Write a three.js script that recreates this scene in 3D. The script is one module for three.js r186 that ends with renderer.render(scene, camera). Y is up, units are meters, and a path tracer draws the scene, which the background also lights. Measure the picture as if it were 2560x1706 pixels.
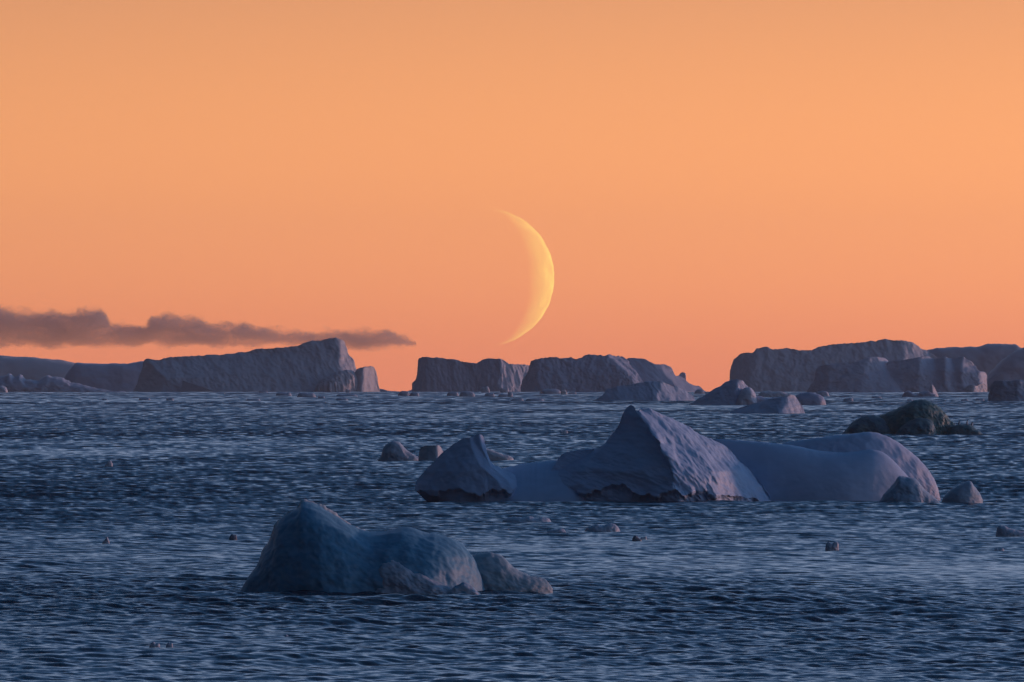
import * as THREE from 'three';
import { ImprovedNoise } from 'three/addons/math/ImprovedNoise.js';
import { mergeGeometries } from 'three/addons/utils/BufferGeometryUtils.js';

// ------------------------------------------------------------------ camera, sky, sun, exposure
// Long telephoto from a ship's deck, 15 m above the sea; the sea curves away with the Earth, so its edge is the true horizon.
const EYE = 15, EARTH = 7.4e6, PX = 2.632e-5;               // PX: radians per pixel of the 2560-pixel-wide photograph
const DIP = Math.sqrt(2 * EYE / EARTH), HORIZON = 979.5;     // the horizon's dip and its row in the photograph
const scene = new THREE.Scene();
const camera = new THREE.PerspectiveCamera(THREE.MathUtils.radToDeg(2 * Math.atan(853 * PX)), 2560 / 1706, 1, 90000);
camera.position.set(0, EYE, 0);
const pitch = -DIP + (HORIZON - 853) * PX;
camera.lookAt(0, EYE + 1000 * Math.tan(pitch), -1000);
const renderer = new THREE.WebGLRenderer();
renderer.toneMapping = THREE.LinearToneMapping;
renderer.toneMappingExposure = 1;
renderer.shadowMap.enabled = true;

// twilight: the sun stands low on the right, outside the frame
const SUN_AZ = THREE.MathUtils.degToRad(60), SUN_EL = THREE.MathUtils.degToRad(4);
const sunDir = new THREE.Vector3(Math.sin(SUN_AZ) * Math.cos(SUN_EL), Math.sin(SUN_EL), -Math.cos(SUN_AZ) * Math.cos(SUN_EL));
const clamp = THREE.MathUtils.clamp, lerp = THREE.MathUtils.lerp, sstep = THREE.MathUtils.smoothstep;
function skyColor(el, az, out) {                             // el in degrees above the horizon, az in radians from the sun's bearing
  const e = Math.max(el, 0), c = (1 + Math.cos(az) * Math.cos(THREE.MathUtils.degToRad(e))) / 2, a = Math.pow(c, 3.2);
  const glow = Math.exp(-Math.pow(e / 2.05, 2.1)) * (0.004 + 0.996 * a), low = Math.exp(-e / 0.5);
  const pale = 1.15 * Math.exp(-Math.pow((e - 7) / (e < 7 ? 3.2 : 8), 2)) * Math.pow(c, 2.4);
  const blue = (0.04 + 1.25 * Math.pow(c, 1.7)) * (0.38 + 0.62 * Math.exp(-Math.pow(Math.max(e - 8, 0) / 26, 2))) * (1 - Math.exp(-Math.pow(e / 5.5, 1.8)));
  const orange = [3.3 * (1 - 0.27 * low), 1.35 * (1 - 0.46 * low), 0.44 * (1 - 0.15 * low)], peach = [0.71, 0.73, 0.79], air = [0.074, 0.23, 0.54];
  for (let k = 0; k < 3; k++) out[k] = orange[k] * glow + peach[k] * pale + air[k] * blue;
}
{
  const W = 2048, H = 1024, data = new Float32Array(W * H * 4), c = [0, 0, 0], floor = [0, 0, 0];
  skyColor(0, SUN_AZ, floor);
  for (let j = 0; j < H; j++) for (let i = 0; i < W; i++) {
    const el = ((j + 0.5) / H - 0.5) * 180, phi = ((i + 0.5) / W - 0.5) * 2 * Math.PI;   // x = cos phi, z = sin phi
    const az = Math.atan2(Math.cos(phi), -Math.sin(phi)) - SUN_AZ, o = (j * W + i) * 4;
    if (el > 0) skyColor(el, az, c); else { c[0] = floor[0]; c[1] = floor[1]; c[2] = floor[2]; }
    data[o] = c[0]; data[o + 1] = c[1]; data[o + 2] = c[2]; data[o + 3] = 1;
  }
  const t = new THREE.DataTexture(data, W, H, THREE.RGBAFormat, THREE.FloatType);
  t.mapping = THREE.EquirectangularReflectionMapping; t.magFilter = THREE.LinearFilter; t.needsUpdate = true;
  scene.background = t; scene.environment = t;
}
const sun = new THREE.DirectionalLight(new THREE.Color().setRGB(1, 0.47, 0.38), 1.25);
sun.position.copy(sunDir).multiplyScalar(3000).add(new THREE.Vector3(0, 0, -2000));
sun.target.position.set(0, 0, -2000);
sun.castShadow = true; sun.shadow.radius = 9; sun.shadow.mapSize.set(2048, 2048);
Object.assign(sun.shadow.camera, { left: -600, right: 600, top: 200, bottom: -200, near: 10, far: 16000 });
scene.add(sun, sun.target);
scene.fog = new THREE.FogExp2(new THREE.Color().setRGB(0.86, 0.88, 0.92), 1.65e-5);   // thin sea haze

// ------------------------------------------------------------------ helpers
const noise = new ImprovedNoise();
let seed = 12345;
const rnd = () => { seed = (seed + 0x6d2b79f5) | 0; let t = Math.imul(seed ^ (seed >>> 15), 1 | seed); t = (t + Math.imul(t ^ (t >>> 7), 61 | t)) ^ t; return ((t ^ (t >>> 14)) >>> 0) / 4294967296; };
const fbm = (x, y, z, n = 4, gain = 0.5) => { let s = 0, a = 1; for (let i = 0; i < n; i++) { s += a * noise.noise(x, y, z); x = x * 2.03 + 7.1; y = y * 2.03 + 3.7; z = z * 2.03 + 1.9; a *= gain; } return s; };
const names = {};
const numbered = (n) => { const k = names[n] = (names[n] ?? -1) + 1; return k ? `${n}_${String(k).padStart(3, '0')}` : n; };
const seaDrop = (d) => -d * d / (2 * EARTH);
// distance of the sea surface seen on a row of the photograph
const seaDistance = (row) => { const a = DIP + Math.max(row - HORIZON, 0) * PX; return EARTH * (a - Math.sqrt(Math.max(a * a - 2 * EYE / EARTH, 0))); };
const interp = (pts, x) => {
  if (typeof pts === 'number') return pts;
  if (x <= pts[0][0]) return pts[0][1];
  for (let i = 1; i < pts.length; i++) if (x <= pts[i][0]) { const [a, b] = [pts[i - 1], pts[i]]; return lerp(a[1], b[1], (x - a[0]) / Math.max(b[0] - a[0], 1e-6)); }
  return pts[pts.length - 1][1];
};
const shadowed = (m) => { m.castShadow = true; m.receiveShadow = true; return m; };
function tag(o, label, category, group) { o.userData = { label, category }; if (group) o.userData.group = group; return o; }

// ------------------------------------------------------------------ the sea
function buildSea() {
  const octaves = [0.75, 1.2, 1.9, 3.0, 4.8, 7.7, 12.3, 19.7, 31, 50], slopes = [0.125, 0.125, 0.09, 0.055, 0.038, 0.03, 0.024, 0.018, 0.013, 0.008];
  const waves = octaves.map((L, j) => Array.from({ length: 5 }, () => {
    const l = L * (0.8 + 0.42 * rnd()), k = 2 * Math.PI / l, th = (rnd() + rnd() - 1) * 1.25 + 0.35;   // heading round the wind's
    return { kx: k * Math.sin(th), kz: k * Math.cos(th), ph: rnd() * 6.283, a: slopes[j] / k * Math.sqrt(2 / 5) };
  }));
  const rows = [15, 30, 50, 80, 120, 170, 230, 300, 370, 440, 500, 550, 590, 620, 640, 655, 666, 674, 680, 684, 687, 689];
  for (let d = 690; d < 15600;) { rows.push(d); d += d < 1000 ? 0.32 : 0.32 * Math.pow(d / 1000, 2.5); }
  rows.push(16000, 16600, 17400);
  // columns fan out from the viewer, dense across the view and wider apart to either side
  const fan = []; for (let c = -136; c <= 136; c++) fan.push(c / 136 * 0.0355);
  for (let k = 0, w = 0.00028, e = 0.0355; k < 34; k++, w *= 1.13) { e += w; fan.push(e); fan.unshift(-e); }
  const COLS = fan.length - 1, n = rows.length * (COLS + 1);
  const pos = new Float32Array(n * 3), nor = new Float32Array(n * 3), index = new Uint32Array((rows.length - 1) * COLS * 6);
  let o = 0;
  rows.forEach((d, r) => {
    const dz = r + 1 < rows.length ? rows[r + 1] - d : 600;
    const weights = (dx) => octaves.map((L) => sstep(L, 2.2 * Math.max(dz, dx), 4.5 * Math.max(dz, dx)) * (d > 15500 ? 0 : 1)), inner = weights(d * 0.00027);
    for (let c = 0; c <= COLS; c++, o += 3) {
      const x = d * fan[c], z = -d, w = Math.abs(fan[c]) < 0.036 ? inner : weights(d * Math.abs(fan[c] - fan[c - Math.sign(fan[c])]));
      const gust = clamp(1 + (d < 1600 ? 0.5 : 0.5 - 0.2 * sstep(d, 1600, 4000)) * fbm(x / 90, 2.5, z / 260, 3) + 0.4 * noise.noise(x / 260, 7.5, z / 420), 0.45, 1.6);
      let h = 0, sx = 0, sz = 0;
      for (let j = 0; j < waves.length; j++) {
        if (w[j] <= 0) continue;
        const g = w[j] * (j < 6 ? gust : 1);
        for (const v of waves[j]) { const p = v.kx * x + v.kz * z + v.ph, q = v.a * g * Math.cos(p); h += v.a * g * Math.sin(p); sx += q * v.kx; sz += q * v.kz; }
      }
      pos[o] = x; pos[o + 1] = seaDrop(d) + h; pos[o + 2] = z;
      // ripples finer than the mesh tilt its normals; seen this flat, only their near sides show
      const far = 1 - clamp(w[2] * 0.5 + w[3] * 0.5, 0, 1), u = x / (lerp(0.0006, 0.00055, far) * d), t1 = noise.noise(u, r * 0.4, 1.5), t2 = noise.noise(u * 2.1, r * 0.75, 8.5);
      sz -= (0.085 + 0.115 * far) * gust * Math.max(0.95 + 1.15 * t1 + 0.9 * t2, 0.25); sx += (0.05 + 0.08 * far) * gust * (noise.noise(u * 1.1, r * 0.5, 20.5) + noise.noise(u * 2.9, r * 0.8, 30.5));
      sz += d / EARTH;
      const l = 1 / Math.hypot(sx, 1, sz); nor[o] = -sx * l; nor[o + 1] = l; nor[o + 2] = -sz * l;
    }
  });
  let q = 0;
  for (let r = 0; r + 1 < rows.length; r++) for (let c = 0; c < COLS; c++) {
    const a = r * (COLS + 1) + c, b = a + COLS + 1;
    index[q++] = a; index[q++] = a + 1; index[q++] = b; index[q++] = a + 1; index[q++] = b + 1; index[q++] = b;
  }
  const g = new THREE.BufferGeometry();
  g.setAttribute('position', new THREE.BufferAttribute(pos, 3)); g.setAttribute('normal', new THREE.BufferAttribute(nor, 3)); g.setIndex(new THREE.BufferAttribute(index, 1));
  const mat = new THREE.MeshPhysicalMaterial({ color: new THREE.Color().setRGB(0.006, 0.014, 0.035), roughness: 0.2, ior: 1.333 });
  const sea = shadowed(new THREE.Mesh(g, mat)); sea.name = 'sea'; sea.userData.kind = 'structure'; scene.add(sea);
  // the rest of the ocean round about, 0.6 m lower under the detailed stretch
  const ring = [0, 60, 200, 640, 1200, 2400, 4000, 6000, 8000, 10000, 12000, 14000, 15600, 17400], S = 180, p2 = [], n2 = [], i2 = [];
  for (const d of ring) for (let s = 0; s <= S; s++) { const t = s / S * 2 * Math.PI; p2.push(d * Math.sin(t), seaDrop(d) - 0.6, -d * Math.cos(t)); n2.push(0, 1, 0); }
  for (let r = 0; r + 1 < ring.length; r++) for (let s = 0; s < S; s++) { const a = r * (S + 1) + s, b = a + S + 1; i2.push(a, a + 1, b, a + 1, b + 1, b); }
  const uv2 = []; for (let i = 0; i < p2.length; i += 3) uv2.push(p2[i] / 48, p2[i + 2] / 48);
  const g2 = new THREE.BufferGeometry(); g2.setAttribute('uv', new THREE.Float32BufferAttribute(uv2, 2));
  g2.setAttribute('position', new THREE.Float32BufferAttribute(p2, 3)); g2.setAttribute('normal', new THREE.Float32BufferAttribute(n2, 3)); g2.setIndex(i2);
  const mat2 = mat.clone(); mat2.roughness = 0.2;
  const N = 512, px = new Uint8Array(N * N * 4), sw = Array.from({ length: 40 }, () => { const f = 5 * Math.pow(9, rnd()), th = (rnd() + rnd() - 1) * 1.25 + 0.35; return [Math.round(f * Math.sin(th)), Math.round(f * Math.cos(th)), rnd() * 6.283]; });
  for (let j = 0; j < N; j++) for (let i = 0; i < N; i++) {
    let a = 0, b = 0; for (const [u, v, ph] of sw) { const q = Math.cos(6.2832 * (u * i + v * j) / N + ph), l = Math.hypot(u, v); a += q * u / l; b += q * v / l; }
    const nx = -a * 0.055, ny = -b * 0.055, l = 127.5 / Math.hypot(nx, ny, 1), o = (j * N + i) * 4;
    px[o] = 127.5 + nx * l; px[o + 1] = 127.5 + ny * l; px[o + 2] = 127.5 + l; px[o + 3] = 255;
  }
  const nm = new THREE.DataTexture(px, N, N); nm.wrapS = nm.wrapT = THREE.RepeatWrapping; nm.magFilter = THREE.LinearFilter; nm.needsUpdate = true; mat2.normalMap = nm;
  const ocean = shadowed(new THREE.Mesh(g2, mat2)); ocean.name = 'ocean'; ocean.userData.kind = 'structure'; scene.add(ocean);
}
buildSea();

// ------------------------------------------------------------------ ice
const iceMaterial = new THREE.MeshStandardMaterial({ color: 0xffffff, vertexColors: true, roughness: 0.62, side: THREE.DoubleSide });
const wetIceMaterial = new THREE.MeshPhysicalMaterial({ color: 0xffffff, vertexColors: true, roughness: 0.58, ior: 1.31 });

// One mass of ice, lofted from its outline: columns of the outline become cross-sections from the waterline over the crest to the far side.
// Lengths are in photograph pixels at the berg's own distance (times `s` = metres); z is depth, towards the viewer positive.
function iceMass(b, c) {
  const { s, water, x0 } = b, cols = c.n ?? 120, fr = c.m ?? 40, br = c.mb ?? 10, sd = (c.seed ?? 1) * 13.7;
  const curve = new THREE.CatmullRomCurve3(c.top.map(([x, y]) => new THREE.Vector3(x, water - y, 0)), false, 'centripetal');
  curve.arcLengthDivisions = 600;
  const outline = curve.getSpacedPoints(cols), xa = c.top[0][0], xb = c.top[c.top.length - 1][0];
  const jag = c.jag ?? 1.5;
  const P = [], N = cols + 1, M = fr + br + 1, crest = c.crest ?? 0, back = c.back ?? -120, e = c.e ?? 0.8, eb = c.eb ?? 0.8, skirt = c.skirt ?? 14;
  const pin = (x) => { const u = clamp((x - xa) / (xb - xa), 0, 1); return Math.pow(Math.max(1 - Math.pow(Math.abs(2 * u - 1), c.pinch ?? 4), 0), 0.5); };
  const soft = c.soft ?? 5, smooth = (pts, x) => typeof pts === 'number' ? pts : (interp(pts, x - 40) + interp(pts, x - 20) + interp(pts, x) + interp(pts, x + 20) + interp(pts, x + 40)) / 5;
  const creaseZ = (x, y) => (sharpZ(x - soft, y) + 2 * sharpZ(x, y) + sharpZ(x + soft, y)) / 4;
  const sharpZ = (x, y) => {
    let px = null, pz = 0;
    for (const k of c.creases) {
      const kx = interp(k.map((q) => [water - q[1], q[0]]), y), kz = interp(k.map((q) => [water - q[1], q[2]]), y);
      if (px === null ? x <= kx : x <= kx) return px === null ? kz : lerp(pz, kz, clamp((x - px) / Math.max(kx - px, 1e-3), 0, 1));
      px = kx; pz = kz;
    }
    return pz;
  };
  for (let i = 0; i < N; i++) {
    const { x } = outline[i], H = Math.max(outline[i].y + jag * fbm(x * 0.06, sd, 0.5, 3, 0.6), 0.3);
    let zc = 0;
    for (let j = 0; j < M; j++) {
      let y, z, xx = x;
      if (j <= fr) {
        const t = j / fr;
        if (j < 2) y = -skirt * (1 - j / 2); else y = H * (j - 2) / (fr - 2);
        if (c.creases) { z = creaseZ(x, clamp(y, 0, H)) + (c.out ?? 0); }
        else {
          const xs = x + (c.slant ?? 0) * y, C = smooth(crest, x), F = smooth(c.foot ?? 90, x), a = clamp(y / H, 0, 1);
          // a superellipse: y = sin^e, z = cos^e
          const sn = Math.pow(a, 1 / e), cs = Math.pow(Math.max(1 - sn * sn, 0), 0.5);
          z = C + (F - C) * pin(xs) * Math.pow(cs, c.ez ?? e);
        }
        if (y < 0) z += -y * 0.2;
        if (c.notch) { const hn = Math.max(interp(c.notch, x) * (0.8 + 0.8 * fbm(x * 0.024, 6.6, sd, 4, 0.5)), 0.5), w = clamp(1 - Math.max(y, 0) / hn, 0, 1); z -= (c.bite ?? 60) * Math.sqrt(w) * sstep(hn, 2, 16); }   // undercut by the waves
        zc = z;
        if (c.over) xx += c.over(x, y, H);
      } else {
        const t = (j - fr) / br, A = t * Math.PI / 2, B = interp(back, x);
        z = zc + (Math.min(B, zc - 1) - zc) * (c.creases ? Math.max(pin(x), 0.02) : pin(x)) * Math.pow(Math.sin(A), eb); y = H * Math.pow(Math.cos(A), eb) - skirt * t * t;
        if (c.over) xx += c.over(x, Math.max(y, 0), H);
      }
      P.push((xx - x0) * s, y * s, z * s);
    }
  }
  const idx = [];
  for (let i = 0; i < cols; i++) for (let j = 0; j < M - 1; j++) { const a = i * M + j, d = a + M; idx.push(a, d, a + 1, d, d + 1, a + 1); }
  const g = new THREE.BufferGeometry();
  g.setAttribute('position', new THREE.Float32BufferAttribute(P, 3)); g.setIndex(idx); g.computeVertexNormals();
  // relief of the ice: broad swells, flutes, fine roughness
  const p = g.attributes.position, nn = g.attributes.normal, col = new Float32Array(p.count * 3);
  const f = c.freq ?? 0.02, amp = c.amp ?? 5, fl = c.flute ?? 1, st = c.strata ?? 1, tone = c.tone ?? b.tone ?? [0.8, 0.84, 0.88], alt = c.alt ?? b.alt;
  for (let i = 0; i < p.count; i++) {
    const x = p.getX(i) / s + x0, y = p.getY(i) / s, z = p.getZ(i) / s, k = Math.min(1, Math.max(y + 10, 0) / 12);
    let gx = x, gy = y * fl, ga = 1;
    if (c.grain) { const [co, si, stretch, am] = c.grain(x, y); gx = x * si + y * co; gy = (x * co - y * si) * stretch; ga = am; }   // flutes that run along a slope
    const h = amp * ga * (fbm(gx * f + sd, gy * f, z * f * (c.grain ? 0.3 : st), 5, c.gain ?? 0.5)
      + (c.ridge ? c.ridge * (0.5 - Math.abs(fbm(gx * f * 1.7 + sd, gy * f * 1.7, z * f * (c.grain ? 0.4 : 1.7) + 9, 3))) : 0)) * k;
    p.setXYZ(i, p.getX(i) + nn.getX(i) * h * s * (c.side ?? 0.45), p.getY(i) + nn.getY(i) * h * s * (c.lift ?? 0.35), p.getZ(i) + nn.getZ(i) * h * s);
    const v = clamp(0.5 + 0.8 * fbm(x * 0.03 + sd, y * 0.08, z * 0.03 + 4, 4), 0, 1);
    for (let q = 0; q < 3; q++) { const base = alt ? lerp(tone[q], alt[q], sstep(v, 0.35, 0.75)) : tone[q] * (0.94 + 0.08 * v); col[i * 3 + q] = base; }
  }
  g.setAttribute('color', new THREE.BufferAttribute(col, 3)); g.computeVertexNormals();
  return g;
}
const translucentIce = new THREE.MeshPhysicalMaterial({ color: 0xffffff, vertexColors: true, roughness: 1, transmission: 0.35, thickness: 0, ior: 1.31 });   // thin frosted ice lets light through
// A berg: { name, label, category, group, water: row of its waterline, d: distance (else from that row), x0: middle column, masses: [...] }
function iceberg(b) {
  b.d ??= seaDistance(b.water); b.s = PX * b.d;
  const place = (o) => { o.position.set((b.x0 - 1280) * PX * b.d, seaDrop(b.d), -b.d); scene.add(o); return tag(o, b.label, b.category ?? 'iceberg', b.group); };
  const mat = b.wetlook ? wetIceMaterial : iceMaterial;
  if (b.masses.length === 1 && !b.masses[0].part) { const m = shadowed(new THREE.Mesh(iceMass(b, b.masses[0]), mat)); m.name = numbered(b.name ?? 'iceberg'); return place(m); }
  const root = new THREE.Group(); root.name = numbered(b.name ?? 'iceberg');
  for (const c of b.masses) { const m = shadowed(new THREE.Mesh(iceMass(b, c), c.thin ? translucentIce : c.glossy ? wetIceMaterial : mat)); m.name = c.part; if (c.label) m.userData.label = c.label; root.add(m); }
  return place(root);
}

// ---- the near bergs
iceberg({
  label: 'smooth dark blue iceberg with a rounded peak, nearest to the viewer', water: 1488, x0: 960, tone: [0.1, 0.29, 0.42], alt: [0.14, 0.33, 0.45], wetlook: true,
  masses: [
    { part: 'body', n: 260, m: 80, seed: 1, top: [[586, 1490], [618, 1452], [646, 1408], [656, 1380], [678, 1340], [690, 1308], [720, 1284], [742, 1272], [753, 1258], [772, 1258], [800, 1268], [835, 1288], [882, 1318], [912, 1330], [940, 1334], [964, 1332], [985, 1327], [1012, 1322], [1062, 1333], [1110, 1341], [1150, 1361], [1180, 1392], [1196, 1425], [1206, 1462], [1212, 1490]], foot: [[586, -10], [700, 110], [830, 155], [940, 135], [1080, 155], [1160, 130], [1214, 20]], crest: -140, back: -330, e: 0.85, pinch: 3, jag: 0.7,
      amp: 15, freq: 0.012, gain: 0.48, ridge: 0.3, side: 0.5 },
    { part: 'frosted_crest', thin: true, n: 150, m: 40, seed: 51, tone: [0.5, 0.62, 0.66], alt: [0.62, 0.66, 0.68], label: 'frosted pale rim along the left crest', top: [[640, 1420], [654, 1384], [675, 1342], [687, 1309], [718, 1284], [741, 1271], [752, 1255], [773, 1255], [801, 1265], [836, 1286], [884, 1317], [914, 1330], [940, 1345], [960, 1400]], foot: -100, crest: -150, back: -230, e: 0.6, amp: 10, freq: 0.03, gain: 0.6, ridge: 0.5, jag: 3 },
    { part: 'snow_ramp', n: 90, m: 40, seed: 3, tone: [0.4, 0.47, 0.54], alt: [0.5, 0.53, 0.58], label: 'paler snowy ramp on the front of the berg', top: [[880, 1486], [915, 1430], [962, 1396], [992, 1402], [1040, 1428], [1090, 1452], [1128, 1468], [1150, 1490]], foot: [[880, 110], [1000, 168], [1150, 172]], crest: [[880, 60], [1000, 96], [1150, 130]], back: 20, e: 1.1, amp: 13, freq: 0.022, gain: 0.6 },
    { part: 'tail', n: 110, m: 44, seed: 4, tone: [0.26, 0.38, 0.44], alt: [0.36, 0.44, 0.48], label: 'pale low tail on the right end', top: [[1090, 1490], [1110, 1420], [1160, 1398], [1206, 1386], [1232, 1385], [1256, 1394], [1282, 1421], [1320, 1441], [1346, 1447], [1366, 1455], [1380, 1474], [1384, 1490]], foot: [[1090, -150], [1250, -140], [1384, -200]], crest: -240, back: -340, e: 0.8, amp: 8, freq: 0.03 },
    { part: 'foot_lump', n: 50, m: 24, seed: 5, tone: [0.5, 0.53, 0.58], top: [[1112, 1490], [1135, 1466], [1158, 1456], [1178, 1462], [1204, 1490]], foot: 175, crest: 130, back: 60, e: 0.8, amp: 6, freq: 0.04 },
  ],
});
const domeCreases = [[[1040, 1250, -60], [1062, 1178, -60], [1150, 1101, -50]], [[1150, 1250, 28], [1150, 1180, 12], [1175, 1092, -22]], [[1300, 1250, 60], [1268, 1200, 45], [1226, 1165, 25], [1205, 1120, 5], [1198, 1087, -8]], [[1380, 1250, -80], [1262, 1176, -70], [1212, 1108, -55]]];
const domeOver = (x, y) => (1 - sstep(x, 1040, 1150)) * clamp((30 - y) / 30, 0, 1) * 30;
const peakCreases = [[[1363, 1250, -40], [1368, 1192, -50], [1500, 1122, -70], [1560, 1030, -30], [1578, 1014, -20]], [[1430, 1250, 22], [1445, 1180, 5], [1510, 1112, -40], [1565, 1025, -18], [1579, 1014, -10]],
  [[1698, 1254, 180], [1686, 1215, 160], [1676, 1175, 140], [1668, 1138, 110], [1644, 1112, 85], [1640, 1082, 62], [1606, 1044, 30], [1586, 1017, 0]], [[1800, 1254, 70], [1790, 1180, 25], [1740, 1120, -45], [1664, 1045, -75]], [[1931, 1254, -170], [1880, 1180, -200], [1815, 1116, -190], [1702, 1064, -150], [1620, 1022, -60]]];
iceberg({
  label: 'large jagged iceberg with a pointed peak, dark left face and lilac right face', water: 1256, x0: 1500, tone: [0.45, 0.59, 0.77],
  masses: [
    { part: 'left_dome', n: 150, m: 70, seed: 6, top: [[1037, 1232], [1041, 1203], [1062, 1178], [1110, 1130], [1150, 1101], [1178, 1092], [1196, 1087], [1207, 1090], [1211, 1108], [1218, 1135], [1232, 1160], [1262, 1176], [1300, 1196], [1345, 1222], [1380, 1254]], back: -200,
      soft: 26, creases: domeCreases, over: domeOver, notch: [[1050, 22], [1090, 26], [1160, 30], [1290, 36], [1340, 20], [1380, 6]], bite: 34, amp: 6, freq: 0.02 },
    { part: 'saddle', n: 90, m: 30, seed: 7, tone: [0.42, 0.6, 0.8], top: [[1205, 1215], [1240, 1180], [1285, 1166], [1330, 1158], [1400, 1151], [1450, 1150], [1500, 1200]], foot: 40, crest: -150, back: -260, e: 1.3, amp: 4, freq: 0.012 },
    { part: 'peak', n: 340, m: 120, seed: 8, top: [[1363, 1222], [1368, 1192], [1388, 1162], [1402, 1138], [1445, 1127], [1500, 1122], [1512, 1112], [1528, 1088], [1546, 1062], [1560, 1030], [1570, 1018], [1578, 1014], [1586, 1018], [1593, 1030], [1602, 1022], [1620, 1022], [1640, 1030], [1662, 1045], [1702, 1064], [1752, 1090], [1790, 1106], [1815, 1116], [1842, 1142], [1880, 1180], [1910, 1214], [1926, 1236], [1931, 1250]], round: 0.1, back: -330,
      creases: peakCreases,
      amp: 19, freq: 0.014, ridge: 0.55, gain: 0.6, side: 0.25, lift: 0.25, notch: [[1363, 44], [1440, 36], [1560, 30], [1690, 30], [1800, 20], [1880, 8], [1931, 0]], bite: 42, grain: (x, y) => { const t = sstep(x, interp([[0, 1690], [80, 1676], [150, 1642], [240, 1588]], y) - 8, interp([[0, 1690], [80, 1676], [150, 1642], [240, 1588]], y) + 8); return t > 0.5 ? [0.62, 0.78, 0.34, 1.6] : [0.97, 0.24, 0.35, 0.75]; } },
    { part: 'front_snow_dome', n: 130, m: 44, seed: 9, tone: [0.45, 0.59, 0.77], top: [[1740, 1110], [1780, 1101], [1830, 1102], [1900, 1106], [1990, 1116], [2060, 1130], [2130, 1133], [2192, 1126], [2222, 1137], [2262, 1176], [2296, 1214], [2322, 1254]], foot: [[1740, -290], [1900, -230], [2150, -200], [2322, -290]], crest: [[1740, -350], [2200, -330], [2322, -350]], back: -560, e: 0.95, jag: 0.6, amp: 4, freq: 0.012, pinch: 1.8, slant: -0.35 },
    { part: 'back_snow_dome', n: 130, m: 44, seed: 10, tone: [0.49, 0.59, 0.75], top: [[1880, 1150], [1960, 1114], [2060, 1096], [2130, 1088], [2190, 1083], [2222, 1090], [2262, 1112], [2312, 1152], [2350, 1202], [2366, 1252]], foot: [[1880, -350], [2150, -330], [2366, -410]], crest: [[1880, -450], [2190, -440], [2366, -490]], back: -700, e: 0.9, jag: 0.8, amp: 5, freq: 0.03, pinch: 1.8, slant: -0.3, gain: 0.6 },
  ],
});
iceberg({ name: 'ice_chunk', label: 'dark blue ice chunk leaning on the right end of the big snow dome', category: 'ice chunk', water: 1258, x0: 2265, tone: [0.34, 0.46, 0.56], wetlook: true,
  masses: [{ n: 90, m: 40, seed: 11, top: [[2190, 1260], [2212, 1232], [2232, 1210], [2246, 1190], [2262, 1192], [2288, 1196], [2306, 1222], [2334, 1244], [2352, 1260]], foot: [[2190, 110], [2250, 170], [2352, 110]], crest: 90, back: 20, e: 0.9, amp: 6, freq: 0.035 }] });
iceberg({ name: 'ice_chunk', label: 'small rounded blue ice chunk just right of the big snow dome', category: 'ice chunk', water: 1261, x0: 2408, tone: [0.36, 0.48, 0.57], wetlook: true,
  masses: [{ n: 70, m: 36, seed: 12, top: [[2350, 1262], [2366, 1236], [2386, 1220], [2408, 1209], [2424, 1203], [2436, 1216], [2450, 1234], [2458, 1250], [2458, 1263]], foot: 60, crest: -10, back: -70, e: 0.6, pinch: 2, amp: 4, freq: 0.03 }] });
iceberg({ label: 'small pointed dark iceberg behind the left dome of the jagged one', water: 1153, x0: 1003, tone: [0.4, 0.46, 0.52],
  masses: [{ n: 80, m: 34, seed: 13, top: [[942, 1155], [952, 1138], [964, 1112], [982, 1103], [998, 1106], [1014, 1124], [1044, 1142], [1066, 1155]], foot: [[942, 20], [985, 60], [1066, 0]], crest: -10, back: -70, e: 0.85, amp: 5, freq: 0.04 }] });
iceberg({ label: 'flat-topped small iceberg peeking out left of the jagged iceberg', water: 1154, x0: 1085, tone: [0.45, 0.52, 0.58],
  masses: [{ n: 70, m: 30, seed: 14, top: [[1046, 1155], [1050, 1122], [1056, 1117], [1098, 1116], [1106, 1128], [1122, 1156]], creases: [[[1046, 1154, -20], [1050, 1116, -20]], [[1070, 1154, 30], [1070, 1116, 10]], [[1096, 1154, 40], [1094, 1116, 20]], [[1122, 1154, -40], [1108, 1116, -30]]], back: -60, amp: 3, freq: 0.05 }] });
iceberg({ label: 'low sloping ice lump between the dome and the peak, farther back', water: 1152, x0: 1250, tone: [0.5, 0.53, 0.56],
  masses: [{ n: 60, m: 26, seed: 15, top: [[1200, 1120], [1222, 1124], [1250, 1134], [1274, 1141], [1282, 1146], [1285, 1155]], foot: 40, crest: 0, back: -60, e: 0.7, amp: 3, freq: 0.05 }] });
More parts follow.
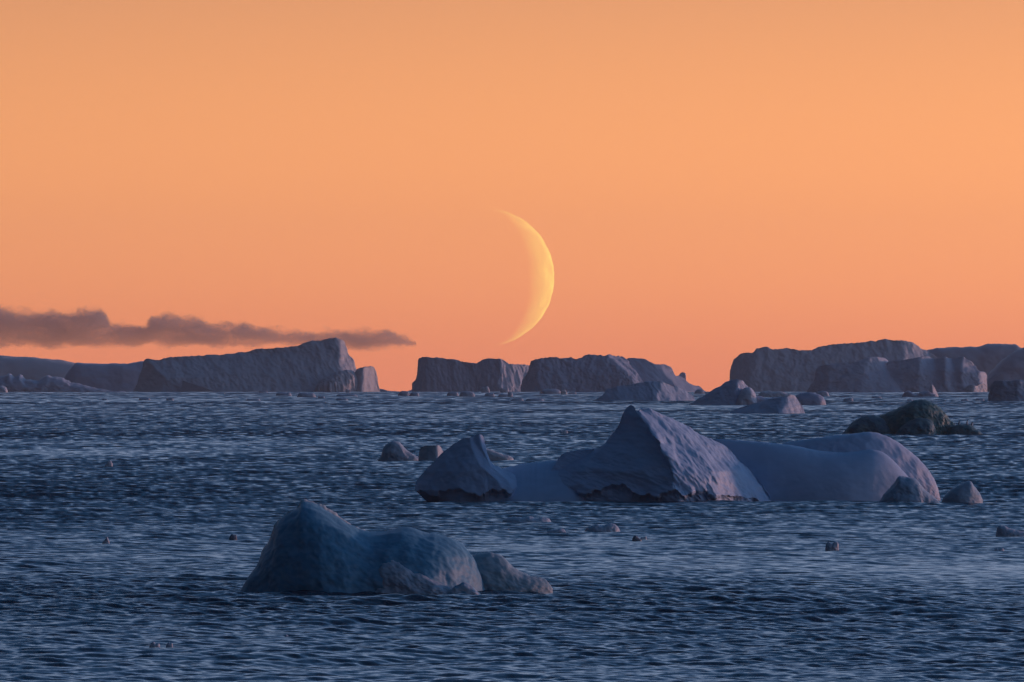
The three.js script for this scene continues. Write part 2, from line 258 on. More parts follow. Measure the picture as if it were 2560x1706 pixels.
const greenBerg = iceberg({
  label: 'dark greenish weathered iceberg with a humped back, behind the snow dome', water: 1088, x0: 2280, tone: [0.06, 0.16, 0.19], alt: [0.1, 0.2, 0.21],
  masses: [
    { part: 'hump', n: 150, m: 54, seed: 16, top: [[2160, 1090], [2190, 1046], [2216, 1034], [2242, 1024], [2268, 1010], [2288, 1001], [2310, 1000], [2338, 1010], [2358, 1026], [2378, 1052], [2392, 1066], [2402, 1090]], foot: [[2160, 30], [2290, 90], [2402, 10]], crest: -20, back: -130, e: 0.8, amp: 7, freq: 0.04, gain: 0.6, ridge: 0.5, tone: [0.065, 0.175, 0.18], alt: [0.11, 0.2, 0.18] },
    { part: 'left_shoulder', n: 90, m: 36, seed: 17, top: [[2102, 1090], [2116, 1074], [2132, 1056], [2152, 1045], [2176, 1038], [2200, 1042], [2226, 1060], [2244, 1090]], foot: 70, crest: 0, back: -90, e: 0.8, amp: 6, freq: 0.045, ridge: 0.4, tone: [0.06, 0.16, 0.2] },
    { part: 'front_lobe', n: 70, m: 32, seed: 18, top: [[2232, 1090], [2258, 1062], [2280, 1048], [2304, 1044], [2326, 1052], [2342, 1090]], foot: 125, crest: 60, back: 10, e: 0.8, amp: 6, freq: 0.05, ridge: 0.4 },
    { part: 'low_shelf', n: 80, m: 26, seed: 19, tone: [0.06, 0.15, 0.165], top: [[2360, 1090], [2376, 1072], [2392, 1064], [2420, 1062], [2438, 1071], [2452, 1081], [2464, 1091]], foot: 60, crest: 10, back: -50, e: 0.75, amp: 5, freq: 0.06, ridge: 0.4 },
  ],
});
// ---- the middle distance, right
iceberg({
  label: 'blue ice hump with fluted paler right flank, in front of the middle far berg', water: 1002, x0: 1622, tone: [0.5, 0.6, 0.72],
  masses: [{ n: 150, m: 44, seed: 20, top: [[1470, 1003], [1492, 998], [1508, 990], [1516, 976], [1538, 968], [1570, 962], [1606, 956], [1648, 953], [1664, 958], [1690, 966], [1716, 978], [1732, 990], [1740, 1003]], back: -120,
    creases: [[[1470, 1002, -20], [1520, 960, -20]], [[1530, 1002, 40], [1545, 965, 0]], [[1640, 1002, 70], [1652, 953, 10]], [[1690, 1002, 20], [1685, 962, -30]], [[1742, 1002, -60], [1720, 975, -70]]], amp: 7, freq: 0.035, ridge: 0.7, grain: (x) => x > 1630 ? [0.45, 0.9, 0.3, 1.2] : [0.3, 0.95, 0.6, 0.7] }] });
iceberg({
  label: 'dark blue pyramid-shaped iceberg with a small sunlit knob, painted paler, on its right shoulder', water: 1013, x0: 1830, tone: [0.46, 0.54, 0.66],
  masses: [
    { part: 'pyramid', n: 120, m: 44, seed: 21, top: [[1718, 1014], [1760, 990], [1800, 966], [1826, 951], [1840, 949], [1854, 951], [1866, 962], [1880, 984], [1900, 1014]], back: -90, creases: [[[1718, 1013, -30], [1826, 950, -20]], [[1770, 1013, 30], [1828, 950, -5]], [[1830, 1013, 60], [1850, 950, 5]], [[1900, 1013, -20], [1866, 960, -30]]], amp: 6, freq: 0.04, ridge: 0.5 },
    { part: 'knob', n: 60, m: 28, seed: 22, tone: [0.66, 0.68, 0.74], top: [[1838, 1014], [1850, 984], [1862, 970], [1874, 969], [1886, 980], [1894, 1014]], foot: 70, crest: 20, back: -30, e: 0.75, amp: 4, freq: 0.06 },  // lit right shoulder: the sunlight is put into a paler tone
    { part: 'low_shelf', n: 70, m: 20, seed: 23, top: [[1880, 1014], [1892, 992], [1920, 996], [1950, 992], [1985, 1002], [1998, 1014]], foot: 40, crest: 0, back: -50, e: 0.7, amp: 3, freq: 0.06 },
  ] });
iceberg({
  label: 'long blue ice mound with a blunt pinkish right end, nearest of the middle-distance cluster', water: 1034, x0: 1917, tone: [0.44, 0.54, 0.66],
  masses: [{ n: 120, m: 40, seed: 24, top: [[1818, 1036], [1848, 1021], [1888, 1009], [1930, 997], [1962, 990], [1984, 989], [1998, 998], [2006, 1014], [2014, 1036]], back: -90,
    creases: [[[1818, 1034, -20], [1930, 996, -20]], [[1860, 1034, 30], [1920, 1000, 0]], [[1950, 1034, 75], [1958, 991, 10]], [[1966, 1034, 60], [1972, 990, 10]], [[2016, 1034, -40], [1992, 992, -30]]], amp: 5, freq: 0.04 }] });
iceberg({ label: 'smooth dark dome of ice right of the long blue mound', water: 1013, x0: 2028, tone: [0.36, 0.43, 0.55],
  masses: [{ n: 70, m: 32, seed: 25, top: [[1972, 1014], [1986, 992], [2002, 984], [2028, 981], [2050, 987], [2062, 998], [2066, 1014]], foot: 50, crest: 0, back: -60, e: 0.75, amp: 3, freq: 0.04 }] });
iceberg({ label: 'low sunlit ice lump behind the pyramid-shaped iceberg, the light painted into its pale tone', water: 993, x0: 1935, tone: [0.66, 0.66, 0.68],
  masses: [{ n: 70, m: 22, seed: 26, top: [[1892, 994], [1902, 981], [1920, 978], [1934, 980], [1950, 979], [1966, 983], [1982, 988], [1994, 994]], foot: 40, crest: 0, back: -50, e: 0.7, amp: 4, freq: 0.07, ridge: 0.5 }] });  // low sun on this lump is baked into its lighter tone
iceberg({ label: 'blocky iceberg cut by the right edge of the picture', water: 1003, x0: 2540, tone: [0.44, 0.48, 0.55],
  masses: [{ n: 120, m: 40, seed: 27, top: [[2473, 1004], [2477, 980], [2482, 958], [2496, 951], [2520, 953], [2545, 951], [2560, 948], [2600, 944], [2640, 960], [2660, 1004]], creases: [[[2473, 1003, -40], [2482, 950, -40]], [[2500, 1003, 20], [2502, 950, 0]], [[2546, 1003, 50], [2546, 950, 10]], [[2660, 1003, -20], [2640, 950, -40]]], back: -120, amp: 6, freq: 0.05, ridge: 0.6 }] });
iceberg({ name: 'ice_chunk', label: 'dark ice lump with a pale upright fin, floating before the right cliffs', category: 'ice chunk', water: 992, x0: 2300, tone: [0.4, 0.44, 0.52],
  masses: [
    { part: 'lump', n: 70, m: 18, seed: 28, top: [[2254, 993], [2262, 981], [2276, 979], [2290, 986], [2304, 980], [2320, 979], [2338, 986], [2346, 993]], foot: 30, crest: 0, back: -40, e: 0.7, amp: 3, freq: 0.08 },
    { part: 'fin', n: 40, m: 24, seed: 29, tone: [0.6, 0.6, 0.62], top: [[2322, 993], [2325, 972], [2329, 962], [2336, 968], [2342, 980], [2348, 993]], creases: [[[2322, 992, 0], [2326, 962, 0]], [[2333, 992, 24], [2330, 962, 6]], [[2348, 992, -20], [2336, 962, -10]]], back: -30, amp: 2, freq: 0.09 },
  ] });
// ---- the far tabular bergs along the horizon
iceberg({ label: 'faint low ice ridge sloping down from the left edge of the picture', water: 980, d: 16200, x0: 60, tone: [0.6, 0.58, 0.6],
  masses: [{ n: 90, m: 26, seed: 30, top: [[-160, 990], [-150, 900], [-60, 886], [0, 890], [60, 893], [120, 898], [180, 907], [240, 920], [300, 990]], foot: 90, crest: -40, back: -300, e: 0.7, amp: 5, freq: 0.02, jag: 1 }] });
iceberg({ label: 'blue-grey flat-topped slab left of the tilted iceberg', water: 980, d: 14600, x0: 260, tone: [0.5, 0.56, 0.68],
  masses: [{ n: 100, m: 30, seed: 31, top: [[146, 982], [160, 942], [176, 922], [188, 909], [210, 909], [256, 911], [300, 910], [330, 908], [370, 908], [400, 982]], foot: 40, crest: -30, back: -240, e: 0.45, amp: 4, freq: 0.025, jag: 1.6 }] });
iceberg({ label: 'low rubbly iceberg in front of the slab at the far left', water: 981, d: 12900, x0: 130, tone: [0.48, 0.52, 0.6],
  masses: [{ n: 130, m: 34, seed: 32, top: [[-80, 982], [-70, 946], [-20, 944], [8, 942], [22, 936], [34, 944], [48, 938], [58, 946], [78, 950], [96, 952], [112, 942], [120, 938], [132, 944], [148, 945], [168, 953], [200, 962], [240, 972], [280, 979], [312, 982]], foot: 60, crest: -20, back: -140, e: 0.8, amp: 6, freq: 0.05, ridge: 0.7, jag: 2.5 }] });
iceberg({ name: 'ice_chunk', label: 'pale rounded ice lump at the left edge, before the low rubbly berg', category: 'ice chunk', water: 981, d: 11800, x0: 6, tone: [0.66, 0.68, 0.72],
  masses: [{ n: 40, m: 20, seed: 33, top: [[-14, 982], [-8, 968], [4, 964], [14, 968], [20, 982]], foot: 24, crest: 0, back: -24, e: 0.75, amp: 2, freq: 0.09 }] });
iceberg({
  label: 'big tilted iceberg with a wedge-shaped top rising to a blunt right peak', water: 980, d: 13500, x0: 640, tone: [0.54, 0.54, 0.56],
  masses: [
    { part: 'tilted_block', n: 300, m: 64, seed: 34, round: 0.05, top: [[330, 982], [338, 962], [350, 926], [359, 901], [395, 900], [430, 895], [455, 893], [520, 888], [572, 885], [615, 880], [640, 874], [700, 869], [748, 864], [760, 857], [800, 850], [820, 847], [846, 847], [856, 850], [862, 862], [868, 884], [880, 900], [888, 922], [900, 930], [910, 982]], back: -260, jag: 2,
      creases: [[[330, 980, -110], [345, 940, -110], [359, 900, -100]], [[404, 980, 60], [412, 945, 40], [364, 901, -70]], [[600, 980, 80], [600, 935, 20], [600, 883, -80]], [[790, 980, 70], [790, 925, 0], [800, 850, -80]], [[850, 980, 60], [850, 925, -10], [850, 847, -80]], [[910, 980, -60], [888, 922, -90], [862, 860, -110]]], amp: 6, freq: 0.034, ridge: 0.8, gain: 0.62, grain: () => [0.5, 0.86, 0.6, 1] },
    { part: 'right_block', n: 70, m: 36, seed: 35, top: [[878, 982], [884, 940], [893, 925], [914, 918], [934, 919], [940, 936], [944, 962], [949, 982]], back: -120, jag: 1, creases: [[[878, 980, 30], [890, 920, 10]], [[905, 980, 70], [908, 918, 30]], [[949, 980, -40], [936, 920, -40]]], amp: 5, freq: 0.05, flute: 0.35, ridge: 0.6 },
    { part: 'fluted_foot', n: 110, m: 34, seed: 36, top: [[780, 982], [800, 956], [830, 938], [850, 930], [870, 926], [884, 932], [892, 950], [898, 982]], foot: [[780, 90], [850, 120], [898, 40]], crest: 20, back: -40, e: 0.6, amp: 8, freq: 0.06, flute: 0.2, ridge: 0.9 },
    { part: 'foot_wedge', n: 70, m: 24, seed: 37, top: [[424, 982], [432, 952], [446, 949], [474, 957], [510, 968], [550, 982]], creases: [[[424, 981, 20], [432, 949, 0]], [[452, 981, 70], [446, 949, 10]], [[552, 981, 260], [550, 970, 260]]], back: 0, amp: 3, freq: 0.05, jag: 1 },
  ] });
iceberg({ label: 'low dark ice sliver on the horizon right of the tilted iceberg', category: 'iceberg', water: 980, d: 15200, x0: 965, tone: [0.4, 0.44, 0.52],
  masses: [{ n: 50, m: 14, seed: 38, top: [[938, 982], [946, 973], [958, 974], [972, 978], [990, 979], [1010, 980], [1024, 977], [1036, 974], [1050, 982]], foot: 24, crest: 0, back: -40, e: 0.8, amp: 1.5, freq: 0.06, jag: 0.6 }] });
iceberg({
  label: 'table-topped iceberg left of centre with a sheer leaning left cliff and pale right wall', water: 980, d: 14000, x0: 1190, tone: [0.56, 0.6, 0.68],
  masses: [{ n: 240, m: 50, seed: 39, round: 0.1, top: [[1030, 982], [1033, 970], [1030, 962], [1040, 948], [1044, 920], [1046, 900], [1053, 895], [1090, 895], [1120, 898], [1150, 903], [1190, 909], [1198, 906], [1208, 900], [1232, 897], [1252, 899], [1266, 906], [1272, 910], [1300, 912], [1345, 917], [1370, 920], [1376, 982]], back: -300, jag: 1.2,
    creases: [[[1030, 980, -60], [1046, 897, -60]], [[1060, 980, -5], [1066, 895, -20]], [[1195, 980, 20], [1192, 905, 5]], [[1254, 980, 50], [1252, 898, 25]], [[1300, 980, 4], [1300, 905, -18]], [[1376, 980, -75], [1370, 915, -95]]], amp: 5, freq: 0.045, flute: 0.3, ridge: 0.6, gain: 0.62 }] });
iceberg({
  label: 'craggy iceberg at centre with a domed left cliff and a pale slope falling right', water: 980, d: 13000, x0: 1520, tone: [0.54, 0.58, 0.67],
  masses: [
    { part: 'cliff', n: 220, m: 56, seed: 40, round: 0.15, top: [[1304, 982], [1304, 962], [1309, 948], [1320, 930], [1322, 920], [1330, 904], [1346, 897], [1374, 893], [1394, 894], [1400, 897], [1416, 896], [1428, 893], [1436, 896], [1454, 895], [1462, 889], [1490, 887], [1516, 889], [1526, 887], [1540, 890], [1554, 890], [1566, 898], [1580, 920], [1600, 945], [1620, 982]], back: -260, jag: 1.6,
      creases: [[[1304, 980, -50], [1330, 900, -50]], [[1340, 980, 20], [1346, 896, -20]], [[1440, 980, 40], [1440, 895, -20]], [[1590, 980, 90], [1580, 950, 70], [1560, 925, 40], [1530, 900, 0], [1518, 888, -20]], [[1660, 980, -10], [1630, 945, -40], [1590, 915, -60], [1556, 890, -70]]], amp: 7, freq: 0.04, ridge: 0.6, gain: 0.62, flute: 0.4 },
    { part: 'right_slope', n: 160, m: 50, seed: 41, round: 0.15, top: [[1530, 982], [1550, 910], [1570, 897], [1588, 897], [1612, 900], [1630, 908], [1642, 912], [1664, 912], [1678, 919], [1690, 938], [1698, 939], [1705, 932], [1714, 934], [1718, 954], [1738, 965], [1750, 966], [1762, 976], [1772, 982]], back: -240, jag: 1.2,
      creases: [[[1530, 980, -20], [1560, 900, -110]], [[1620, 980, 20], [1610, 930, -60], [1600, 898, -110]], [[1700, 980, 0], [1672, 945, -50], [1640, 912, -90]], [[1772, 980, -120], [1720, 950, -140], [1690, 930, -130]]], amp: 6, freq: 0.03, ridge: 0.5, grain: () => [0.6, 0.8, 0.35, 1] },
  ] });
iceberg({
  label: 'broad far iceberg on the right with a long rounded top rising to its middle', water: 980, d: 15300, x0: 2080, tone: [0.66, 0.67, 0.7],
  masses: [{ n: 260, m: 46, seed: 42, round: 0.1, top: [[1826, 984], [1826, 950], [1829, 918], [1838, 897], [1846, 890], [1860, 883], [1884, 882], [1894, 871], [1920, 868], [1930, 873], [1950, 874], [1964, 871], [1984, 872], [2002, 878], [2036, 873], [2060, 865], [2110, 860], [2152, 857], [2190, 853], [2210, 849], [2228, 851], [2258, 853], [2284, 859], [2304, 870], [2324, 880], [2350, 900], [2370, 984]], back: -320, jag: 2.2,
    creases: [[[1826, 980, -80], [1840, 880, -90]], [[1870, 980, 0], [1890, 870, -60]], [[2060, 980, 40], [2060, 865, -60]], [[2262, 980, 40], [2262, 855, -60]], [[2370, 980, -30], [2320, 870, -112]]], amp: 6, freq: 0.04, flute: 0.35, ridge: 0.5, gain: 0.6 }] });
iceberg({ label: 'farthest right iceberg, a long level top running off the picture', water: 980, d: 16000, x0: 2460, tone: [0.5, 0.52, 0.58],
  masses: [{ n: 140, m: 34, seed: 43, round: 0.1, top: [[2280, 984], [2300, 884], [2318, 876], [2350, 870], [2400, 868], [2452, 866], [2468, 861], [2490, 859], [2520, 861], [2546, 863], [2556, 869], [2580, 866], [2640, 870], [2680, 900], [2690, 984]], foot: 40, crest: -60, back: -320, e: 0.5, amp: 6, freq: 0.03, jag: 1.6 }] });
iceberg({ label: 'dark sloping iceberg shoulder rising towards the right edge', water: 980, d: 14300, x0: 2560, tone: [0.5, 0.52, 0.58],
  masses: [{ n: 100, m: 34, seed: 44, top: [[2440, 984], [2462, 950], [2482, 928], [2502, 906], [2528, 886], [2556, 872], [2600, 864], [2680, 880], [2700, 984]], foot: 60, crest: -40, back: -240, e: 0.75, amp: 6, freq: 0.03 }] });
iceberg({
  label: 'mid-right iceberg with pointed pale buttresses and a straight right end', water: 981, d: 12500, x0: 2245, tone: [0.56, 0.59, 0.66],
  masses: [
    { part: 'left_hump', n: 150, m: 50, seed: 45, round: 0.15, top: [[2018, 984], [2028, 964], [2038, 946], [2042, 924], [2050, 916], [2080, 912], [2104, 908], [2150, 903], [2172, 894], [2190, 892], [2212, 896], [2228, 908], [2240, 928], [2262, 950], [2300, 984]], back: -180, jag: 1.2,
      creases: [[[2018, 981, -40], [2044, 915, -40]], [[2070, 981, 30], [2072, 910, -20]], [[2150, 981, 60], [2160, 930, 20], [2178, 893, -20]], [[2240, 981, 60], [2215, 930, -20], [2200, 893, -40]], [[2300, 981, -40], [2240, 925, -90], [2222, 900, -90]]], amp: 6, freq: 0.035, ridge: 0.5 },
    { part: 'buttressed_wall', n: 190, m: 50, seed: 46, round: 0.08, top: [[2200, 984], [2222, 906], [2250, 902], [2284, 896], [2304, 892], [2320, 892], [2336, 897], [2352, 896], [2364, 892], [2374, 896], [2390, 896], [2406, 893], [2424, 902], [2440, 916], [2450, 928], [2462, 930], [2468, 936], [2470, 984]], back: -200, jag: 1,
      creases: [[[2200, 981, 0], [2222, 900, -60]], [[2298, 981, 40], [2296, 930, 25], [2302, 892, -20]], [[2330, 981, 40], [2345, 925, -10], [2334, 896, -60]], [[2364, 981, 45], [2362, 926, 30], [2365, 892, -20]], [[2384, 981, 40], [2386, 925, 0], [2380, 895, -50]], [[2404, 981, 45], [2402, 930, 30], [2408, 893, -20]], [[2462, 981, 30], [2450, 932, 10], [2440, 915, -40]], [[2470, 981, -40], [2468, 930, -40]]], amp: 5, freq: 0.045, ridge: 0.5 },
    { part: 'sunlit_foot', n: 70, m: 24, seed: 47, tone: [0.78, 0.72, 0.7], label: 'block of ice at the right foot, pink sunlight painted into its colour', top: [[2408, 984], [2414, 968], [2426, 963], [2440, 966], [2452, 960], [2464, 962], [2470, 984]], creases: [[[2408, 981, 40], [2414, 963, 40]], [[2432, 981, 80], [2432, 963, 60]], [[2474, 981, 10], [2470, 962, 10]]], back: -20, amp: 4, freq: 0.08, ridge: 0.6 },  // pinkish tone carries the sunlight falling on this block
  ] });

// ---- brash ice: small pieces adrift
function floe(label, xa, xb, top, water, o = {}) {
  const w = xb - xa, h = water - top, k = o.k ?? 5, pts = [[xa, water + 1]];
  for (let i = 0; i < k; i++) { const u = (i + 0.5) / k, env = o.peak !== undefined ? 1 - Math.abs(u - o.peak) / Math.max(o.peak, 1 - o.peak) * 0.85 : Math.sqrt(1 - Math.pow(2 * u - 1, 4) * 0.8); pts.push([xa + w * u, water - h * clamp(env * (0.72 + 0.42 * rnd()), 0.12, 1.05)]); }
  pts.push([xb, water + 1]);
  iceberg({ name: 'ice_floe', label, category: 'ice floe', group: o.group, water, d: o.d, x0: (xa + xb) / 2, tone: o.tone ?? [0.5, 0.55, 0.62], masses: [{ n: o.n ?? 44, m: 16, mb: 6, seed: 50 + xa * 0.37, top: pts, foot: w * 0.3, crest: -w * 0.1, back: -w * 0.45, e: 0.85, pinch: 2.2, amp: h * 0.12, freq: 2.2 / Math.max(h, 6), jag: h * 0.06, skirt: Math.max(h * 0.5, 5), ridge: 0.5 }] });
}
const pale = [0.62, 0.62, 0.66], dim = [0.5, 0.55, 0.62], dark = [0.22, 0.23, 0.27];
floe('long low ice floe, leftmost of the four right of the nearest berg', 1252, 1380, 1292, 1311, { k: 8, n: 90, tone: dim });
floe('small round ice floe below the long low one', 1364, 1418, 1321, 1339, { n: 60, tone: dim });
floe('ice floe with two humps between the round floe and the dark fragment', 1460, 1552, 1311, 1334, { k: 7, n: 80, tone: dim });
floe('tiny dark dirty ice fragment right of the two-humped floe', 1580, 1606, 1337, 1357, { n: 50, k: 4, peak: 0.35, tone: dark });
floe('tiny pale ice tip touching the dark fragment', 1600, 1618, 1342, 1352, { n: 40, k: 3, tone: [0.85, 0.8, 0.8] });
floe('lumpy ice floe cut by the right edge of the picture', 2490, 2576, 1311, 1341, { k: 7, n: 80, peak: 0.25, tone: dim });
floe('small ice floe below the one cut by the right edge', 2484, 2512, 1371, 1384, { tone: dim });
floe('solitary small round ice floe in the open water at lower right', 2064, 2098, 1354, 1377, { n: 60, tone: dim });
floe('tiny upright pinkish ice piece in the open water far left', 260, 282, 1148, 1168, { k: 4, peak: 0.6, tone: pale });
floe('tiny pinkish ice piece left of the nearest berg', 254, 274, 1342, 1361, { k: 4, peak: 0.6, tone: pale });
floe('tiny dark ice piece just left of the nearest berg', 572, 592, 1336, 1352, { k: 4, tone: dark });
floe('pinkish ice bit low at the left, larger of two side by side', 372, 400, 1606, 1620, { k: 4, tone: pale });
floe('ice bit low at the left, smaller of two side by side', 414, 432, 1608, 1617, { k: 4, tone: dim });
floe('tiny ice bit near the bottom below the nearest berg', 698, 724, 1584, 1600, { k: 4, peak: 0.7, tone: dim });
floe('pinkish ice bit just below the left end of the nearest berg', 806, 840, 1539, 1550, { k: 4, tone: dim });
floe('ice bit just below the middle of the nearest berg', 886, 910, 1540, 1550, { k: 4, tone: dim });
floe('tiny pale ice piece in open water left of the jagged peak', 1400, 1420, 1076, 1084, { k: 4, tone: pale });
// far small pieces between the horizon and the nearer water
[
  [646, 670, 977, 982.6, dim, 'tiny far ice floe touching the foot of the tilted berg'], [688, 729, 981, 990, dim, 'widest of the far floes right under the middle of the tilted berg'], [741, 790, 982, 993.5, dim, 'long far ice floe under the right half of the tilted berg'],
  [794, 812, 991, 996, dim, 'tiny far pointed floe right below the long one'], [838, 896, 986, 991.5, dim, 'low far floe under the fluted foot of the tilted berg'], [864, 875, 974, 983.5, pale, 'pale far ice spike before the fluted foot of the tilted berg'],
  [838, 870, 995, 1001.5, dim, 'far floe, nearer than the low floe under the fluted foot'], [612, 652, 997, 1002.5, dim, 'far low floe left below the widest floe'], [345, 376, 995, 1001, dim, 'far floe below the foot wedge of the tilted berg'], [414, 434, 995, 1002, dim, 'small far floe right of the one below the foot wedge'],
  [254, 268, 997, 1001, dim, 'tiny far floe below the blue-grey slab'], [994, 1024, 979, 990, dim, 'far floe left of the table-topped berg, first of two'], [1022, 1048, 981, 991, dim, 'far floe at the left foot of the table-topped berg, second of two'],
  [1116, 1147, 980, 990.5, dim, 'far low floe left beside the tallest domed one'], [1148, 1188, 977, 992, dim, 'tallest domed far floe before the table-topped berg'], [1203, 1224, 966, 981, pale, 'pale far dome of ice at the foot of the table-topped berg'],
  [1250, 1272, 969, 981.5, pale, 'pale far ice lump at the foot of the pale right wall'], [1211, 1237, 983, 991, dim, 'low far floe below the pale dome'], [1244, 1276, 985, 992.5, dim, 'low far floe below the pale lump'], [1269, 1282, 979, 992.8, dim, 'upright far ice fin at the end of the low floe'],
  [1348, 1406, 972, 985, dim, 'wide far domed floe before the craggy iceberg'], [1401, 1418, 974, 987, [0.8, 0.76, 0.74], 'bright far ice knob at the right end of the wide domed floe'], [1420, 1442, 981, 985.5, dim, 'tiny far floe right of the bright knob'], [1276, 1310, 997, 1002.5, dim, 'far low floe in the streaky water, left of a pair'],
  [1312, 1362, 996.5, 1002.8, dim, 'far low floe in the streaky water, right of a pair'], [2038, 2074, 978, 991, dim, 'far low lump half hidden by the smooth dark dome'], [2108, 2134, 995, 1003, dim, 'small far floe below the mid-right iceberg'], [2178, 2206, 991, 996.5, dim, 'low far floe below the pale buttresses'],
  [2268, 2282, 998, 1002, dim, 'tiny far floe just above the greenish berg'], [2402, 2422, 997.5, 1002.3, dim, 'tiny far floe left of the blocky berg at the edge'], [2438, 2462, 997, 1002.5, dim, 'small far floe next to the blocky berg at the edge'], [1735, 1762, 974, 985, dim, 'far ice lump at the right end of the craggy iceberg'],
].forEach(([xa, xb, t, w, tone, label]) => floe(label, xa, xb, t, w, { tone, n: 26, k: 4, group: 'small ice floes along the horizon', d: w < 984 ? 11500 : undefined }));


// ------------------------------------------------------------------ penguins on the greenish berg
function penguin(label, px, d, lean) {
  const root = new THREE.Group(); root.name = numbered('penguin');
  const black = new THREE.MeshStandardMaterial({ color: new THREE.Color().setRGB(0.02, 0.022, 0.03), roughness: 0.7 }), white = new THREE.MeshStandardMaterial({ color: new THREE.Color().setRGB(0.82, 0.8, 0.78), roughness: 0.8 });
  const profile = [[0.001, 0.0], [0.09, 0.02], [0.135, 0.1], [0.15, 0.24], [0.14, 0.38], [0.105, 0.5], [0.07, 0.56], [0.075, 0.62], [0.06, 0.68], [0.001, 0.71]].map(([r, y]) => new THREE.Vector2(r, y));
  const body = new THREE.LatheGeometry(profile, 16); body.deleteAttribute('uv');
  const beak = new THREE.ConeGeometry(0.02, 0.1, 8).rotateZ(Math.PI / 2).translate(-0.1, 0.63, 0); beak.deleteAttribute('uv');
  const b = shadowed(new THREE.Mesh(mergeGeometries([body, beak]), black)); b.name = 'body'; root.add(b);
  const belly = shadowed(new THREE.Mesh(new THREE.LatheGeometry(profile.slice(1, 7).map((v) => new THREE.Vector2(v.x * 1.06 + 0.004, v.y)), 16, Math.PI * 1.02, Math.PI * 0.96).rotateY(0.35), white)); belly.name = 'belly'; root.add(belly);
  for (const sd of [-1, 1]) {
    const f = shadowed(new THREE.Mesh(new THREE.SphereGeometry(0.16, 10, 8).scale(0.28, 1, 0.12).rotateX(sd * -0.22).translate(0.02, 0.33, sd * 0.16), black)); f.name = 'flipper'; root.add(f);
    const t = shadowed(new THREE.Mesh(new THREE.SphereGeometry(0.06, 8, 6).scale(1.3, 0.35, 0.7).translate(-0.05, 0.01, sd * 0.06), black)); t.name = 'foot'; root.add(t);
  }
  greenBerg.updateMatrixWorld(true);
  const ray = new THREE.Raycaster(new THREE.Vector3((px - 1280) * PX * d, 30, -d), new THREE.Vector3(0, -1, 0)), hit = ray.intersectObject(greenBerg, true)[0];
  root.position.copy(hit.point); root.position.y -= 0.03; root.scale.setScalar(1.3); root.rotation.set(0, 2.6, lean); scene.add(root);
  return tag(root, label, 'penguin', 'penguins standing on the greenish berg');
}
const dp = seaDistance(1088);
penguin('leftmost of three penguins on the low right shelf of the greenish berg', 2398, dp - 2.2, 0.15);
penguin('middle of three penguins on the low right shelf of the greenish berg', 2418, dp - 1.4, 0.12);
penguin('rightmost of three penguins on the low right shelf of the greenish berg', 2430, dp - 1.6, 0.2);

// ------------------------------------------------------------------ the moon: a glowing crescent, its sunlight and terminator painted into emission and alpha
{
  const D = 17500, px = 1214, row = 694, R = 172 * PX * D, W = 48, H = 96, pos = [], nor = [], col = [], idx = [];
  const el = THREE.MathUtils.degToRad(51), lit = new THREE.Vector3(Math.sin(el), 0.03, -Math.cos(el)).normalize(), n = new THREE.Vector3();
  for (let j = 0; j <= H; j++) for (let i = 0; i <= W; i++) {
    const lat = (j / H - 0.5) * Math.PI, lon = i / W * Math.PI / 2;          // lon 0 faces the viewer, 90 degrees is the right limb
    n.set(Math.sin(lon) * Math.cos(lat), Math.sin(lat), Math.cos(lon) * Math.cos(lat));
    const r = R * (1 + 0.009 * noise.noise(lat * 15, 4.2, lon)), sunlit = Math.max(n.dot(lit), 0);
    pos.push(n.x * r, n.y * r, n.z * r); nor.push(n.x, n.y, n.z);
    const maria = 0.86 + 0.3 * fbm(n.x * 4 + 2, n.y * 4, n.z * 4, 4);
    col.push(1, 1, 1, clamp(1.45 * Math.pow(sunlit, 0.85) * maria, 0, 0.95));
  }
  for (let j = 0; j < H; j++) for (let i = 0; i < W; i++) { const a = j * (W + 1) + i, b = a + W + 1; idx.push(a, a + 1, b, a + 1, b + 1, b); }
  const g = new THREE.BufferGeometry();
  g.setAttribute('position', new THREE.Float32BufferAttribute(pos, 3)); g.setAttribute('normal', new THREE.Float32BufferAttribute(nor, 3)); g.setAttribute('color', new THREE.Float32BufferAttribute(col, 4)); g.setIndex(idx);
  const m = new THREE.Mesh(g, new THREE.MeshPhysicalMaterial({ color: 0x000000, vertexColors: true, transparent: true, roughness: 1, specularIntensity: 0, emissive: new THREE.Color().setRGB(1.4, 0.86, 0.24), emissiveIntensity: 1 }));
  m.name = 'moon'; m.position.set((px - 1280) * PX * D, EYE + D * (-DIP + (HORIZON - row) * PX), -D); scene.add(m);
  tag(m, 'thin yellow crescent moon low in the orange sky', 'moon');
}

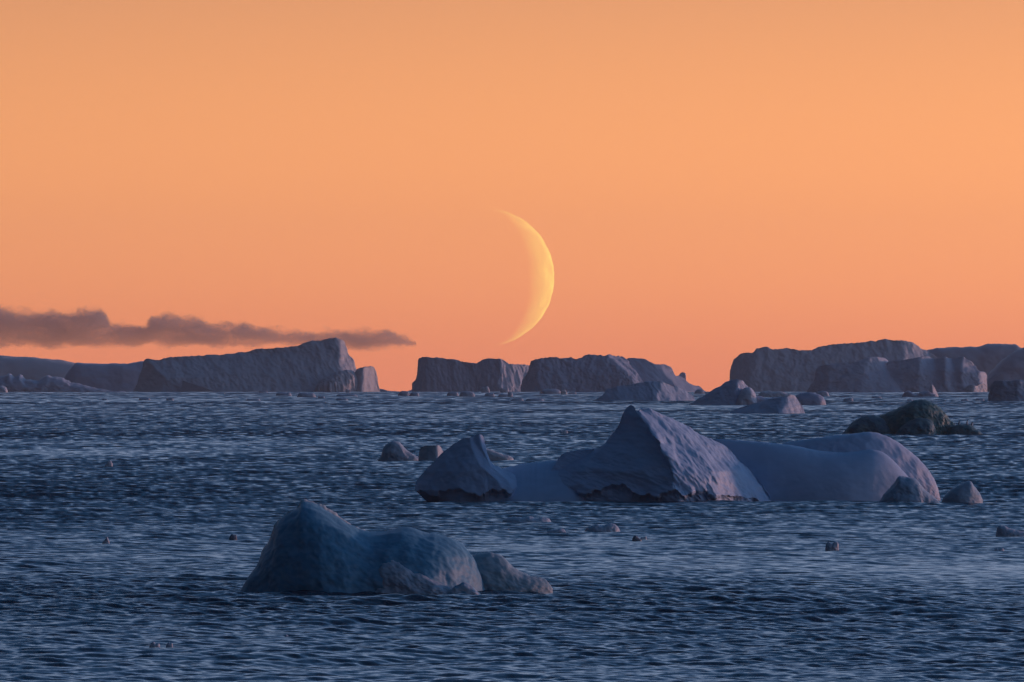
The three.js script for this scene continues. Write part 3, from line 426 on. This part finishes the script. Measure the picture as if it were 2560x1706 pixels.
// ------------------------------------------------------------------ the cloud bank: droplets packed in billows
{
  const D = 26000, s = PX * D, drop = new THREE.OctahedronGeometry(1, 0), mat = new THREE.MeshStandardMaterial({ color: new THREE.Color().setRGB(0.64, 0.72, 0.72), roughness: 1 });
  const top = [[-460, 850], [-400, 836], [-340, 822], [-260, 806], [-200, 800], [-150, 780], [-60, 776], [0, 768], [18, 770], [40, 782], [100, 783], [165, 786], [190, 779], [245, 776], [264, 790], [275, 812], [330, 817], [365, 815], [378, 798], [400, 790], [440, 790], [480, 797], [512, 804], [530, 815], [590, 818], [612, 812], [630, 822], [680, 828], [760, 836], [830, 834], [900, 832], [935, 834], [962, 830], [985, 838], [1010, 850], [1034, 858]];
  const bottom = [[-460, 858], [-380, 868], [-250, 870], [-120, 872], [0, 868], [60, 862], [130, 866], [200, 862], [300, 865], [370, 858], [430, 862], [520, 862], [560, 868], [600, 862], [700, 858], [780, 862], [860, 870], [920, 872], [980, 868], [1034, 860]];
  const N = 420000, mesh = new THREE.InstancedMesh(drop, mat, N), M = new THREE.Matrix4(), q = new THREE.Quaternion(), e = new THREE.Euler(), p = new THREE.Vector3(), sc = new THREE.Vector3();
  let k = 0;
  for (let tries = 0; k < N && tries < N * 40; tries++) {
    const x = -460 + rnd() * 1500, y = 760 + rnd() * 120, z = (rnd() - 0.5) * 160;
    const a = interp(top, x), b = interp(bottom, x), n = fbm(x * 0.022, y * 0.035, z * 0.02, 4, 0.5);
    const inside = Math.min((y - a) / 13, (b - y) / 10) + n * 1.3 - Math.pow(Math.abs(z) / 80, 3) * 0.6;
    if (rnd() > sstep(inside, -0.8, 1.2) * (0.75 + 0.5 * fbm(x * 0.01, y * 0.03, 7, 2))) continue;
    p.set((x - 460) * s, (870 - y) * s, z * s); e.set(rnd() * 6, rnd() * 6, rnd() * 6); q.setFromEuler(e); const r = s * (0.38 + 0.34 * rnd()); sc.set(r, r, r);
    mesh.setMatrixAt(k++, M.compose(p, q, sc));
  }
  mesh.count = k; mesh.name = 'cloud'; mesh.castShadow = true; mesh.receiveShadow = true;
  mesh.position.set((460 - 1280) * s, EYE + D * (-DIP + (HORIZON - 870) * PX), -D); scene.add(mesh);
  tag(mesh, 'long grey-brown cloud bank low above the far left icebergs', 'cloud');
  mesh.userData.kind = 'stuff';
}


renderer.render(scene, camera);
